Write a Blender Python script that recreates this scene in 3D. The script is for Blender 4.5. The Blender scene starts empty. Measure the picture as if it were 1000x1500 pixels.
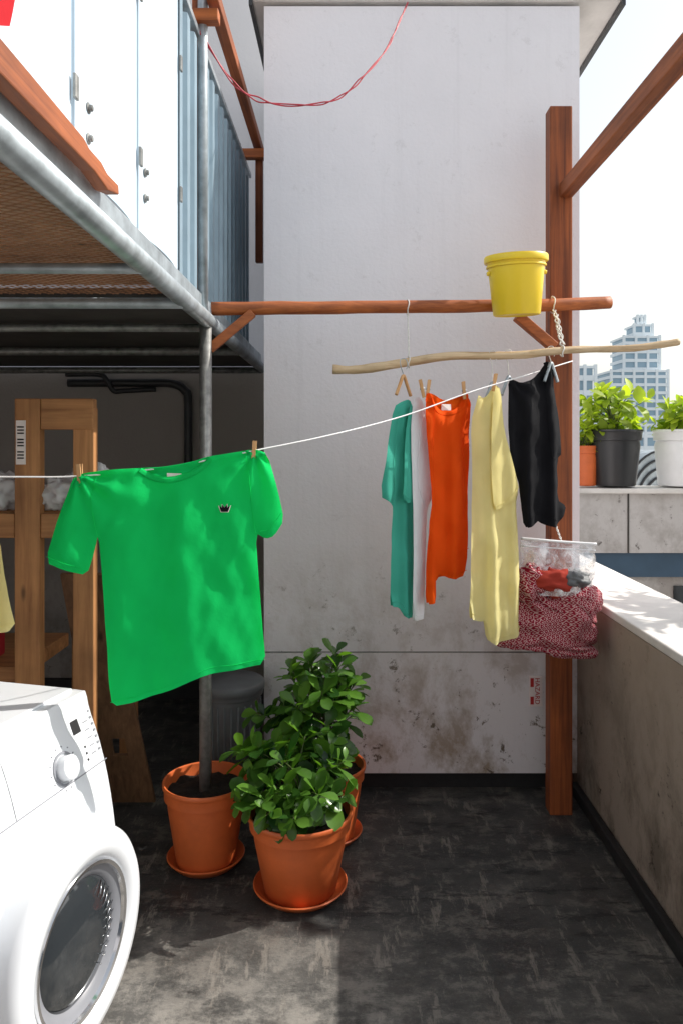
import bpy, math, random
from mathutils import Vector, Matrix, noise
from mathutils.geometry import delaunay_2d_cdt
random.seed(7)
scene = bpy.context.scene
R = math.radians

# ------------------------------------------------------------------ materials
def new_mat(name):
    m = bpy.data.materials.new(name); m.use_nodes = True
    nt = m.node_tree; b = nt.nodes["Principled BSDF"]
    return m, nt, b

def coords(nt, scale=(1, 1, 1), rot=(0, 0, 0)):
    tc = nt.nodes.new("ShaderNodeTexCoord"); mp = nt.nodes.new("ShaderNodeMapping")
    mp.inputs["Scale"].default_value = scale; mp.inputs["Rotation"].default_value = rot
    nt.links.new(tc.outputs["Object"], mp.inputs["Vector"]); return mp.outputs["Vector"]

def tex_noise(nt, vec, scale, detail=4, rough=.6, dist=0):
    n = nt.nodes.new("ShaderNodeTexNoise"); n.inputs["Scale"].default_value = scale
    n.inputs["Detail"].default_value = detail; n.inputs["Roughness"].default_value = rough
    n.inputs["Distortion"].default_value = dist
    nt.links.new(vec, n.inputs["Vector"]); return n.outputs["Fac"]

def ramp(nt, fac, stops):
    r = nt.nodes.new("ShaderNodeValToRGB"); e = r.color_ramp.elements
    while len(e) < len(stops): e.new(0.5)
    for i, (p, c) in enumerate(stops):
        e[i].position = p; e[i].color = (c[0], c[1], c[2], 1) if hasattr(c, '__len__') else (c, c, c, 1)
    nt.links.new(fac, r.inputs["Fac"]); return r.outputs["Color"]

def mixc(nt, fac, a, b, mode='MIX'):
    n = nt.nodes.new("ShaderNodeMix"); n.data_type = 'RGBA'; n.blend_type = mode
    for s, v in ((n.inputs[0], fac), (n.inputs[6], a), (n.inputs[7], b)):
        if isinstance(v, (int, float)): s.default_value = v
        elif isinstance(v, tuple): s.default_value = (v[0], v[1], v[2], 1)
        else: nt.links.new(v, s)
    return n.outputs[2]

def mth(nt, op, a, b=0.0, c=None):
    n = nt.nodes.new("ShaderNodeMath"); n.operation = op
    for i, v in enumerate((a, b, c)):
        if v is None: continue
        if isinstance(v, (int, float)): n.inputs[i].default_value = v
        else: nt.links.new(v, n.inputs[i])
    return n.outputs[0]

def bump(nt, b, h, strength=.3, dist=.01):
    n = nt.nodes.new("ShaderNodeBump"); n.inputs["Strength"].default_value = strength
    n.inputs["Distance"].default_value = dist
    nt.links.new(h, n.inputs["Height"]); nt.links.new(n.outputs[0], b.inputs["Normal"])

def simple(name, col, rough=.5, var=.15, nscale=8, bmp=.1, metal=0, bdist=.003):
    m, nt, b = new_mat(name); v = coords(nt)
    f = tex_noise(nt, v, nscale)
    c = ramp(nt, f, [(.3, tuple(x * (1 - var) for x in col)), (.7, tuple(min(1, x * (1 + var)) for x in col))])
    nt.links.new(c, b.inputs["Base Color"]); b.inputs["Roughness"].default_value = rough
    b.inputs["Metallic"].default_value = metal
    if bmp: bump(nt, b, tex_noise(nt, v, nscale * 8, 3), bmp, bdist)
    return m

def wood(name, dark, light, axis='z', rough=.6, k=45):
    m, nt, b = new_mat(name)
    sc = {'x': (1.6, k, k), 'y': (k, 1.6, k), 'z': (k, k, 1.6)}[axis]
    v = coords(nt, sc); f = tex_noise(nt, v, 1, 5, .65, .6)
    c = ramp(nt, f, [(.3, dark), (.5, tuple((a + d) / 2 for a, d in zip(dark, light))), (.72, light)])
    v2 = coords(nt); g = tex_noise(nt, v2, 3.5, 4)
    c = mixc(nt, 1.0, c, ramp(nt, g, [(.3, .62), (.65, 1.0)]), 'MULTIPLY')
    vo = nt.nodes.new("ShaderNodeTexVoronoi"); vo.inputs["Scale"].default_value = 1.0
    s3 = {'x': (3, 9, 9), 'y': (9, 3, 9), 'z': (9, 9, 3)}[axis]
    nt.links.new(coords(nt, s3), vo.inputs["Vector"])
    c = mixc(nt, 1.0, c, ramp(nt, vo.outputs["Distance"], [(.04, .35), (.12, 1.0)]), 'MULTIPLY')
    nt.links.new(c, b.inputs["Base Color"]); b.inputs["Roughness"].default_value = rough
    bump(nt, b, f, .35, .003)
    return m

def fabric(name, col, trans=.35, var=.05):
    m, nt, b = new_mat(name); v = coords(nt)
    f = tex_noise(nt, v, 6, 3)
    c = ramp(nt, f, [(.3, tuple(x * (1 - var) for x in col)), (.7, tuple(min(1, x * (1 + var)) for x in col))])
    nt.links.new(c, b.inputs["Base Color"]); b.inputs["Roughness"].default_value = .85
    b.inputs["Specular IOR Level"].default_value = .12
    h = mth(nt, 'ADD', tex_noise(nt, v, 14, 4), mth(nt, 'MULTIPLY', tex_noise(nt, v, 700, 1), .12))
    bump(nt, b, h, .5, .006)
    t = nt.nodes.new("ShaderNodeBsdfTranslucent"); nt.links.new(c, t.inputs["Color"])
    mx = nt.nodes.new("ShaderNodeMixShader"); mx.inputs[0].default_value = trans
    out = nt.nodes["Material Output"]
    nt.links.new(b.outputs[0], mx.inputs[1]); nt.links.new(t.outputs[0], mx.inputs[2])
    nt.links.new(mx.outputs[0], out.inputs["Surface"])
    return m

def leafmat(name, dark, light, trans=.3, rough=.3):
    m, nt, b = new_mat(name)
    at = nt.nodes.new("ShaderNodeAttribute"); at.attribute_name = "tint"
    c = ramp(nt, at.outputs["Fac"], [(0, dark), (1, light)])
    nt.links.new(c, b.inputs["Base Color"]); b.inputs["Roughness"].default_value = rough
    t = nt.nodes.new("ShaderNodeBsdfTranslucent")
    tc = mixc(nt, 1.0, c, (1.7, 1.8, .6), 'MULTIPLY'); nt.links.new(tc, t.inputs["Color"])
    mx = nt.nodes.new("ShaderNodeMixShader"); mx.inputs[0].default_value = trans
    nt.links.new(b.outputs[0], mx.inputs[1]); nt.links.new(t.outputs[0], mx.inputs[2])
    nt.links.new(mx.outputs[0], nt.nodes["Material Output"].inputs["Surface"])
    return m

def stucco(name, base, dirt, low_z, streak=.5, amt=.95, speck=.09):
    m, nt, b = new_mat(name); v = coords(nt)
    sp = nt.nodes.new("ShaderNodeSeparateXYZ"); nt.links.new(v, sp.inputs[0])
    big = tex_noise(nt, v, 1.3, 5, .6)
    c = ramp(nt, big, [(.3, tuple(x * .93 for x in base)), (.65, base)])
    foot = nt.nodes.new("ShaderNodeMapRange"); foot.inputs["From Min"].default_value = low_z
    foot.inputs["From Max"].default_value = 0.0
    nt.links.new(sp.outputs[2], foot.inputs[0])
    c = mixc(nt, mth(nt, 'MULTIPLY', foot.outputs[0], .50), c, tuple(x * .5 + y * .5 for x, y in zip(base, dirt)))
    g = tex_noise(nt, coords(nt, (1, 1, .7)), 4.2, 7, .72, .2)
    gf = mth(nt, 'MINIMUM', mth(nt, 'MULTIPLY', ramp(nt, g, [(.46, 0.), (.63, 1.)]), mth(nt, 'MULTIPLY', foot.outputs[0], amt * 1.2)), 1.0)
    c = mixc(nt, gf, c, dirt)
    g2 = tex_noise(nt, v, 12, 7, .80, .3)
    top = mth(nt, 'ADD', mth(nt, 'MULTIPLY', foot.outputs[0], 1.5), speck)
    sf = mth(nt, 'MINIMUM', mth(nt, 'MULTIPLY', ramp(nt, g2, [(.59, 0.), (.65, 1.)]), top), 1.0)
    c = mixc(nt, sf, c, tuple(x * .45 for x in dirt))
    vs = coords(nt, (28, 28, .8)); st = tex_noise(nt, vs, 1, 3, .6)
    c = mixc(nt, mth(nt, 'MULTIPLY', ramp(nt, st, [(.56, 0.), (.78, 1.)]), streak * .35), c, tuple(x * .75 for x in base))
    nt.links.new(c, b.inputs["Base Color"]); b.inputs["Roughness"].default_value = .9
    b.inputs["Specular IOR Level"].default_value = .25
    h = mth(nt, 'ADD', tex_noise(nt, v, 60, 4), mth(nt, 'MULTIPLY', tex_noise(nt, v, 6, 3), 1.5))
    bump(nt, b, h, .3, .006)
    return m

M = {}
M['wall'] = stucco("white_stucco", (.90, .875, .91), (.38, .30, .235), 1.15)
M['wall_back'] = stucco("back_wall_shaded", (.42, .38, .35), (.2, .18, .16), 1.2)  # same wall as wall_pale; deck shade put into this darker tone
M['wall_pale'] = stucco("upper_wall_lit", (.70, .70, .73), (.3, .28, .26), .5)  # upper part of that wall, its lit look put into the colour
M['parapet'] = stucco("raw_concrete", (.38, .31, .255), (.15, .12, .095), .95, 1.0, .95, .15)
M['coping'] = simple("pale_concrete_cap", (.70, .67, .64), .85, .14, 5, .4)
M['cement'] = stucco("grey_concrete", (.60, .58, .57), (.30, .27, .25), 2.4, .5, .8, .1)
M['post'] = wood("redwood_stain", (.15, .034, .009), (.50, .13, .030), 'z')
M['beamx'] = wood("orange_stain_x", (.27, .062, .014), (.66, .19, .045), 'x')
M['beamy'] = wood("orange_stain_y", (.20, .047, .013), (.48, .135, .035), 'y')
M['pine'] = wood("pine_frame", (.34, .14, .05), (.64, .31, .12), 'z', k=30)
M['pinex'] = wood("pine_shelf", (.34, .14, .05), (.64, .31, .12), 'x', k=30)
M['deckwood'] = wood("deck_planks", (.62, .40, .28), (.88, .66, .50), 'x', k=18)
M['oldwood'] = wood("old_plank", (.14, .07, .035), (.30, .16, .08), 'z')
M['branch'] = wood("peeled_branch", (.50, .32, .16), (.85, .66, .42), 'x', k=60)
M['peg'] = wood("clothespin_wood", (.6, .30, .11), (.85, .52, .25), 'z')
M['steel'] = simple("galvanised_steel", (.42, .47, .50), .42, .3, 14, .1, .5)
M['steel_dk'] = simple("weathered_steel", (.26, .26, .25), .45, .4, 25, .2, .5)
M['panel'] = simple("painted_sheet_metal", (.64, .76, .85), .45, .05, 3, .04)
M['corr_shaded'] = simple("corrugated_sheet_shaded", (.26, .36, .43), .45, .14, 5, .06, .2)  # shade over this run put into a darker colour than the flat panels
M['mesh'] = simple("rusty_mesh", (.42, .21, .11), .7, .25, 10, .1)
M['black'] = simple("black_rubber", (.015, .015, .016), .6, .3, 20, .2)
M['darkmetal'] = simple("dark_conduit", (.035, .037, .04), .4, .2, 20, .05)
M['deckdark'] = simple("deck_underside", (.06, .055, .05), .8, .3, 6, .2)
M['terra'] = simple("terracotta_plastic", (.64, .135, .033), .5, .12, 9, .15)
M['soil'] = simple("potting_soil", (.03, .02, .014), 1, .6, 60, 1.0, 0, .02)
M['stem'] = simple("stem", (.10, .13, .04), .6, .3, 30, .2)
M['bark'] = simple("added_tree_bark", (.12, .09, .07), .9, .3, 12, .6)
M['leaf'] = leafmat("glossy_leaf", (.014, .058, .012), (.13, .28, .04), .35, .25)
M['leaf2'] = leafmat("young_leaf", (.15, .24, .02), (.42, .50, .06), .5, .5)
M['leaf3'] = leafmat("added_tree_leaf", (.03, .08, .015), (.10, .18, .03), .3, .5)
M['green'] = fabric("green_jersey", (.012, .80, .20), .45)
M['green_rib'] = fabric("green_rib", (.010, .70, .16), .4)
M['teal'] = fabric("teal_jersey", (.09, .54, .41), .4)
M['white'] = fabric("white_cotton", (.92, .92, .94), .45)
M['orange'] = fabric("orange_jersey", (.92, .12, .008), .45)
M['yellow'] = fabric("butter_jersey", (.92, .84, .42), .45)
M['blackcloth'] = fabric("black_jersey", (.008, .008, .010), .03)
M['red'] = fabric("red_cloth", (.6, .03, .04), .3)
M['rust'] = fabric("rust_cloth", (.36, .045, .03), .1)
M['bucket'] = simple("yellow_plastic", (.90, .64, .03), .38, .05, 6, .05)
M['rope'] = simple("cotton_rope", (.78, .76, .72), .9, .1, 80, .5)
M['line'] = simple("white_line", (.85, .85, .85), .7, .05, 50, 0)
M['wire'] = simple("red_wire", (.45, .03, .05), .45, .1, 40, 0)
M['appliance'] = simple("white_enamel", (.78, .81, .85), .22, .015, 3, 0)
M['appl_grey'] = simple("grey_plastic", (.26, .27, .30), .35, .05, 10, 0)
M['chrome'] = simple("chrome", (.62, .63, .65), .15, .05, 10, 0, 1.0)
M['blackplastic'] = simple("black_plastic", (.02, .02, .022), .35, .1, 10, 0)
M['greyplastic'] = simple("bin_plastic", (.10, .105, .11), .55, .15, 10, .1)
M['whiteplastic'] = simple("white_pot_plastic", (.80, .81, .82), .4, .05, 6, 0)
M['label'] = simple("paper_label", (.88, .80, .78), .8, .06, 20, 0)
M['redprint'] = simple("red_print", (.5, .03, .03), .7, .05, 20, 0)
M['redplastic'] = simple("red_plastic", (.42, .015, .03), .45, .1, 10, 0)
M['navy'] = simple("navy_band", (.04, .08, .13), .4, .15, 4, .05)
M['city'] = simple("city_cladding_hazed", (.74, .80, .84), .8, .08, .05, 0)  # distance haze put into the tower colours: paler, bluer, low contrast
M['cityglass'] = simple("city_glass_hazed", (.30, .43, .53), .4, .15, .05, 0)
M['farground'] = simple("city_ground", (.30, .30, .29), .95, .3, .01, 0)

def glass():
    m, nt, b = new_mat("door_glass")
    b.inputs["Base Color"].default_value = (.03, .035, .04, 1); b.inputs["Roughness"].default_value = .06
    b.inputs["Specular IOR Level"].default_value = .5; b.inputs["Coat Weight"].default_value = .15
    return m
M['glass'] = glass()

def film():
    m, nt, b = new_mat("clear_plastic_film")
    g = nt.nodes.new("ShaderNodeBsdfGlossy"); g.inputs["Roughness"].default_value = .18
    t = nt.nodes.new("ShaderNodeBsdfTransparent"); d = nt.nodes.new("ShaderNodeBsdfDiffuse")
    d.inputs["Color"].default_value = (.9, .9, .92, 1)
    m1 = nt.nodes.new("ShaderNodeMixShader"); m1.inputs[0].default_value = .5
    nt.links.new(g.outputs[0], m1.inputs[1]); nt.links.new(d.outputs[0], m1.inputs[2])
    v = coords(nt); f = ramp(nt, tex_noise(nt, v, 18, 4, .65, 1.5), [(.38, .14), (.66, .7)])
    m2 = nt.nodes.new("ShaderNodeMixShader"); nt.links.new(f, m2.inputs[0])
    nt.links.new(t.outputs[0], m2.inputs[1]); nt.links.new(m1.outputs[0], m2.inputs[2])
    nt.links.new(m2.outputs[0], nt.nodes["Material Output"].inputs["Surface"])
    return m
M['film'] = film()

def knit():
    m, nt, b = new_mat("patterned_knit")
    v = coords(nt, (1, 1, 1), (0, R(8), 0)); sp = nt.nodes.new("ShaderNodeSeparateXYZ")
    wob = nt.nodes.new("ShaderNodeTexNoise"); wob.inputs["Scale"].default_value = 4; wob.inputs["Detail"].default_value = 0
    nt.links.new(v, wob.inputs["Vector"]); nt.links.new(v, sp.inputs[0])
    x = mth(nt, 'ADD', mth(nt, 'ADD', sp.outputs[0], mth(nt, 'MULTIPLY', sp.outputs[1], .5)), mth(nt, 'MULTIPLY', wob.outputs["Fac"], .02))
    z = mth(nt, 'ADD', sp.outputs[2], mth(nt, 'MULTIPLY', wob.outputs["Fac"], .08))
    dx = mth(nt, 'PINGPONG', x, .0115); dz = mth(nt, 'PINGPONG', z, .0145)
    dia = mth(nt, 'ADD', dx, dz)
    ring = mth(nt, 'MULTIPLY', mth(nt, 'GREATER_THAN', dia, .0108), mth(nt, 'LESS_THAN', dia, .0142))
    core = mth(nt, 'LESS_THAN', dia, .004)
    dash = mth(nt, 'MULTIPLY', mth(nt, 'GREATER_THAN', dz, .0125), mth(nt, 'GREATER_THAN', mth(nt, 'PINGPONG', x, .0055), .0026))
    p = mth(nt, 'MINIMUM', mth(nt, 'ADD', mth(nt, 'ADD', ring, core), dash), 1.0)
    p = mth(nt, 'MULTIPLY', p, .75)
    c = mixc(nt, p, (.26, .012, .03), (.68, .50, .49))
    nt.links.new(c, b.inputs["Base Color"]); b.inputs["Roughness"].default_value = .95
    b.inputs["Specular IOR Level"].default_value = .08
    bump(nt, b, tex_noise(nt, v, 160, 2), .3, .001)
    return m
M['knit'] = knit()

def floor_mat():
    m, nt, b = new_mat("bitumen_floor"); v = coords(nt)
    sp = nt.nodes.new("ShaderNodeSeparateXYZ"); nt.links.new(v, sp.inputs[0])
    f = tex_noise(nt, v, 1.6, 5, .6)
    c = ramp(nt, f, [(.34, (.022, .023, .024)), (.52, (.048, .047, .045)), (.70, (.10, .093, .085))])
    g = tex_noise(nt, coords(nt, (1, 1.3, 1)), 6, 8, .80)
    c = mixc(nt, mth(nt, 'MULTIPLY', ramp(nt, g, [(.51, 0.), (.60, 1.)]), .6), c, (.17, .155, .135))
    h = tex_noise(nt, coords(nt, (9, 2.0, 1), (0, 0, .95)), 2.0, 6, .75)
    c = mixc(nt, mth(nt, 'MULTIPLY', ramp(nt, h, [(.56, 0.), (.62, 1.)]), .55), c, (.24, .215, .185))
    k_ = tex_noise(nt, coords(nt, (2.2, 8, 1), (0, 0, .5)), 1.8, 6, .75)
    c = mixc(nt, mth(nt, 'MULTIPLY', ramp(nt, k_, [(.55, 0.), (.60, 1.)]), .8), c, (.014, .014, .015))
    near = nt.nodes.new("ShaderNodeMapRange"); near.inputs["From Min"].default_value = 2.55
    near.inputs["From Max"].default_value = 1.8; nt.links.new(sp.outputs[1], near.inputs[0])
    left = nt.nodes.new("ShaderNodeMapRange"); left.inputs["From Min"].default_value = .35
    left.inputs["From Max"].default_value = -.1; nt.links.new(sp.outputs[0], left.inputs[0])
    sun_patch = mth(nt, 'MULTIPLY', mth(nt, 'MULTIPLY', near.outputs[0], mth(nt, 'ADD', mth(nt, 'MULTIPLY', left.outputs[0], .65), .25)), ramp(nt, g, [(.42, .20), (.55, .95)]))
    c = mixc(nt, sun_patch, c, (.40, .375, .34))  # sunlit patch painted into the floor as a paler, mottled colour
    s = tex_noise(nt, v, 160, 2)
    c = mixc(nt, ramp(nt, s, [(.60, 0.), (.72, .3)]), c, (.24, .22, .20))
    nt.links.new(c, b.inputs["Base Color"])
    r = ramp(nt, tex_noise(nt, v, 3.1, 4), [(.38, .36), (.62, .85)])
    nt.links.new(r, b.inputs["Roughness"])
    bump(nt, b, mth(nt, 'ADD', tex_noise(nt, v, 90, 4), mth(nt, 'MULTIPLY', g, 1.0)), .4, .005)
    return m
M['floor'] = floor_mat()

# ------------------------------------------------------------------ geometry helpers
def link(o):
    scene.collection.objects.link(o); return o

def obj(name, verts, faces, mat, smooth=False, parent=None, bevel=0):
    me = bpy.data.meshes.new(name); me.from_pydata([tuple(v) for v in verts], [], faces); me.update()
    if smooth: me.polygons.foreach_set("use_smooth", [True] * len(me.polygons))
    me.materials.append(mat if not isinstance(mat, str) else M[mat])
    o = link(bpy.data.objects.new(name, me))
    if parent: o.parent = parent
    if bevel:
        md = o.modifiers.new("bevel", 'BEVEL'); md.width = bevel; md.segments = 2; md.limit_method = 'ANGLE'
    return o

def empty(name):
    e = bpy.data.objects.new(name, None); e.empty_display_size = .1; return link(e)

BF = [(0, 1, 3, 2), (4, 6, 7, 5), (0, 4, 5, 1), (2, 3, 7, 6), (0, 2, 6, 4), (1, 5, 7, 3)]
def boxv(x0, x1, y0, y1, z0, z1):
    return [(x, y, z) for x in (x0, x1) for y in (y0, y1) for z in (z0, z1)]
def box(name, x0, x1, y0, y1, z0, z1, mat, parent=None, bevel=0):
    return obj(name, boxv(x0, x1, y0, y1, z0, z1), BF, mat, False, parent, bevel)
def boxes(name, lst, mat, parent=None, bevel=0):
    vs, fs = [], []
    for b in lst:
        o = len(vs); vs += boxv(*b); fs += [tuple(i + o for i in f) for f in BF]
    return obj(name, vs, fs, mat, False, parent, bevel)

def tube(name, pts, r, mat, parent=None, seg=10, caps=True, smooth=True, wob=0):
    pts = [Vector(p) for p in pts]; n = len(pts)
    rs = r if hasattr(r, '__len__') else [r] * n
    vs, fs = [], []; up = Vector((0, 0, 1)); prev = None
    for i, p in enumerate(pts):
        t = (pts[min(i + 1, n - 1)] - pts[max(i - 1, 0)]).normalized()
        if prev is None:
            a = up if abs(t.z) < .9 else Vector((1, 0, 0)); u = t.cross(a).normalized()
        else:
            u = (prev - t * prev.dot(t)).normalized()
        prev = u; w = t.cross(u)
        for k in range(seg):
            an = 2 * math.pi * k / seg
            rr = rs[i] * (1 + (wob * noise.noise(Vector((p.x * 9 + math.cos(an), p.y * 9 + math.sin(an), p.z * 9))) if wob else 0))
            vs.append(p + (u * math.cos(an) + w * math.sin(an)) * rr)
    for i in range(n - 1):
        for k in range(seg):
            a = i * seg + k; b = i * seg + (k + 1) % seg
            fs.append((a, b, b + seg, a + seg))
    if caps: fs += [tuple(reversed(range(seg))), tuple(range((n - 1) * seg, n * seg))]
    return obj(name, vs, fs, mat, smooth, parent)

def interp(pts, k=6):
    P = [Vector(p) for p in pts]; out = []
    for i in range(len(P) - 1):
        a, b, c, d = P[max(i - 1, 0)], P[i], P[i + 1], P[min(i + 2, len(P) - 1)]
        for j in range(k):
            t = j / k
            out.append(.5 * ((2 * b) + (c - a) * t + (2 * a - 5 * b + 4 * c - d) * t * t + (3 * b - a - 3 * c + d) * t ** 3))
    out.append(P[-1]); return out

def lathe(name, prof, c, mat, parent=None, seg=48, rot=None, smooth=True):
    vs, fs = [], []
    for r, z in prof:
        for k in range(seg):
            a = 2 * math.pi * k / seg; v = Vector((r * math.cos(a), r * math.sin(a), z))
            if rot: v = rot @ v
            vs.append(v + Vector(c))
    for i in range(len(prof) - 1):
        for k in range(seg):
            a = i * seg + k; b = i * seg + (k + 1) % seg
            fs.append((a, b, b + seg, a + seg))
    o = obj(name, vs, fs, mat, smooth, parent)
    if smooth:
        md = o.modifiers.new("es", 'EDGE_SPLIT'); md.split_angle = R(50)
    return o

def beam(name, a, b, w, h, mat, parent=None, bevel=.004):
    a, b = Vector(a), Vector(b); t = (b - a).normalized()
    up = Vector((0, 0, 1)) if abs(t.z) < .95 else Vector((0, 1, 0))
    s = t.cross(up).normalized(); u = s.cross(t)
    vs = []
    for p in (a, b):
        for i in (-1, 1):
            for j in (-1, 1): vs.append(p + s * w / 2 * i + u * h / 2 * j)
    return obj(name, vs, [(0, 1, 3, 2), (4, 6, 7, 5), (0, 4, 5, 1), (2, 3, 7, 6), (0, 2, 6, 4), (1, 5, 7, 3)], mat, False, parent, bevel)

# ------------------------------------------------------------------ setting
obj("ground", [(-4000, -4000, -15), (4000, -4000, -15), (4000, 4000, -15), (-4000, 4000, -15)], [(0, 1, 2, 3)], 'farground')
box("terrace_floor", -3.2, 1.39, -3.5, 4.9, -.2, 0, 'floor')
box("apartment_building", -3.2, 1.38, -3.5, 4.9, -15, -.204, 'cement')

rb = empty("bounce_facade")  # unseen facade added behind the camera to bounce sunlight; door and trim dress it
boxes("bounce_walls", [(-3.2, -.65, -3.9, -3.5, -15, 4.6), (.35, 3.6, -3.9, -3.5, -15, 4.6), (-.65, .35, -3.9, -3.5, 2.1, 4.6), (-.65, .35, -3.9, -3.5, -15, 0)], 'wall', rb)
box("bounce_door", -.64, .34, -3.75, -3.70, .01, 2.09, 'navy', rb, .004)
boxes("bounce_door_frame", [(-.70, -.64, -3.76, -3.49, 0, 2.16), (.34, .40, -3.76, -3.49, 0, 2.16), (-.64, .34, -3.76, -3.49, 2.10, 2.16)], 'coping', rb)
box("bounce_roof_edge", -3.3, 3.7, -4.0, -3.42, 4.603, 4.75, 'coping', rb)

pw = empty("white_wall")
box("upper_wall", -.386, 1.06, 3.45, 4.8, .645, 3.61, 'wall', pw)
box("lower_wall", -.386, 1.06, 3.453, 4.8, .085, .639, 'wall', pw)
box("joint", -.38, 1.055, 3.46, 4.79, .60, .70, 'deckdark', pw)
box("recessed_base", -.37, 1.045, 3.50, 4.79, 0, .09, 'black', pw)
boxes("roof_slab", [(-.44, 1.25, 3.43, 4.95, 3.625, 3.78)], 'coping', pw, .01)
boxes("roof_drip_edge", [(1.245, 1.262, 3.42, 4.96, 3.60, 3.70), (-.452, -.437, 3.42, 4.96, 3.60, 3.70)], 'darkmetal', pw)

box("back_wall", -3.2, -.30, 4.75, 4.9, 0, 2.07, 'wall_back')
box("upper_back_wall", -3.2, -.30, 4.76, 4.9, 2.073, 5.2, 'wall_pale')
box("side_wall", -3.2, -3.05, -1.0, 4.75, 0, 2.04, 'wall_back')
boxes("skirting", [(-3.05, -.39, 4.70, 4.748, 0, .12)], 'black')

pp = empty("parapet_wall")
box("parapet_body", 1.05, 1.385, -3.4, 4.62, .001, .90, 'parapet', pp)
box("parapet_cap", 1.045, 1.395, -3.4, 4.63, .902, .935, 'coping', pp, .006)
box("membrane_upstand", 1.015, 1.048, -3.4, 3.44, .001, .055, 'black', pp, .008)

nb = empty("neighbor_building")
box("parapet_panels", 1.45, 9, 5.5, 5.75, .80, 1.235, 'cement', nb)
boxes("panel_joints", [(xx, xx + .012, 5.494, 5.499, .80, 1.235) for xx in (2.04, 3.2, 4.4, 5.6)], 'deckdark', nb)
box("ledge_cap", 1.42, 9, 5.44, 5.82, 1.238, 1.275, 'coping', nb, .008)
box("navy_band", 1.45, 9, 5.52, 5.75, .62, .797, 'navy', nb)
box("lower_facade", 1.45, 9, 5.56, 14, -15, .617, 'cement', nb)
boxes("window_panes", [(1.6 + i * .8, 2.2 + i * .8, 5.548, 5.556, -.6 - k * 2.6, .55 - k * 2.6) for i in range(8) for k in range(5)], 'glass', nb)
boxes("window_mullions", [(1.6 + i * .8 + .29, 1.6 + i * .8 + .31, 5.54, 5.547, -.6 - k * 2.6, .55 - k * 2.6) for i in range(8) for k in range(5)], 'coping', nb)
box("roof_deck", 1.45, 9, 5.75, 14, .63, .80, 'coping', nb)

def tower(name, tiers, d0, depth, floors=3.4):
    e = empty(name)
    for ti, (x0, x1, z0, z1) in enumerate(tiers):
        ins = ti * depth * .12
        y0, y1 = d0 + ins, d0 + depth - ins
        box("core_%d" % ti, x0 + .5, x1 - .5, y0 + .5, y1 - .5, z0, z1 - .2, 'cityglass', e)
        n = max(1, int((z1 - z0) / floors)); h = (z1 - z0) / n
        boxes("floor_bands_%d" % ti, [(x0, x1, y0, y1, z0 + i * h, z0 + i * h + h * .36) for i in range(n)] + [(x0, x1, y0, y1, z1 - .6, z1)], 'city', e)
        m = max(2, int((x1 - x0) / 3.2)); w = (x1 - x0) / m
        boxes("piers_%d" % ti, [(x0 + i * w - .35 + .05, x0 + i * w + .35 + .05, y0 - .1, y0 + .6, z0, z1 + .3) for i in range(m + 1)], 'city', e)
    return e
tower("office_tower", [(78.7, 95.7, -15, 23.7), (83.2, 94, 23.7, 34.2), (87.0, 92.6, 34.2, 38), (88.8, 91.0, 38, 41)], 225, 16, 2.4)
tower("apartment_tower", [(52.5, 57.5, -15, 19.8)], 175, 10)
tower("apartment_tower", [(118, 150, -15, 10)], 260, 20)
tower("apartment_tower", [(95, 112, -15, 6)], 300, 20)
tower("apartment_tower", [(60, 76, -15, 3.5)], 160, 20)

rv = empty("roof_ventilator")
vs, fs = [], []
n = 20
for j, yy in enumerate((8.0, 9.6)):
    for i in range(n + 1):
        a = math.pi * i / n; vs.append((3.35 - .42 * math.cos(a), yy, .95 + .58 * math.sin(a)))
for i in range(n): fs.append((i, i + 1, i + n + 2, i + n + 1))
fs += [tuple(range(n + 1)), tuple(reversed(range(n + 1, 2 * n + 2)))]
obj("hood", vs, fs, 'steel', False, rv)
for k in range(5):
    tube("rib_%d" % k, [(3.35 - .42 * math.cos(math.pi * i / n) * (1 - .16 * k), 7.985, .95 + .58 * (1 - .16 * k) * math.sin(math.pi * i / n)) for i in range(n + 1)], .013, 'darkmetal', rv, 6)
box("ventilator_base", 2.9, 3.8, 7.95, 9.65, .80, .95, 'cement', rv)

# ------------------------------------------------------------------ balcony
bx = -.535
bal = empty("steel_balcony")
tube("edge_tube", [(bx, .2, 2.07), (bx, 4.70, 2.07)], .028, 'steel', bal, 16)
box("edge_channel", -.575, -.545, .2, 4.7, 2.085, 2.16, 'steel', bal, .003)
for i, (yy, r_, mt) in enumerate(((.9, .016, 'steel'), (1.95, .014, 'steel'), (2.43, .018, 'steel'), (2.95, .016, 'steel_dk'), (3.7, .02, 'steel_dk'), (4.65, .02, 'steel_dk'))):
    tube("joist_%d" % i, [(-3.05, yy, 2.055), (bx, yy, 2.055)], r_, mt, bal, 10)
box("deck_plate", -3.05, -.58, 2.46, 4.7, 2.085, 2.11, 'deckdark', bal)
boxes("deck_boards", [(-3.05, -.58, .2 + i * .1495, .2 + i * .1495 + .142, 2.115, 2.14) for i in range(15)], 'deckwood', bal, .002)
vs, fs = [], []
X0, X1, Y0, Y1 = -2.4, -.57, .6, 2.44
def strip(p, q, w=.0036, h=.0016):
    t = (Vector(q) - Vector(p)); L = t.length
    if L < 1e-3: return
    t /= L; s = Vector((-t.y, t.x, 0)) * w / 2
    o = len(vs)
    for b_ in (p, q):
        for i in (-1, 1):
            for z in (2.086, 2.086 + h):
                vs.append((b_[0] + s.x * i, b_[1] + s.y * i, z))
    fs.extend([tuple(o + i for i in f) for f in ((0, 1, 3, 2), (4, 6, 7, 5), (0, 4, 5, 1), (2, 3, 7, 6), (0, 2, 6, 4), (1, 5, 7, 3))])
k = .62
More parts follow.
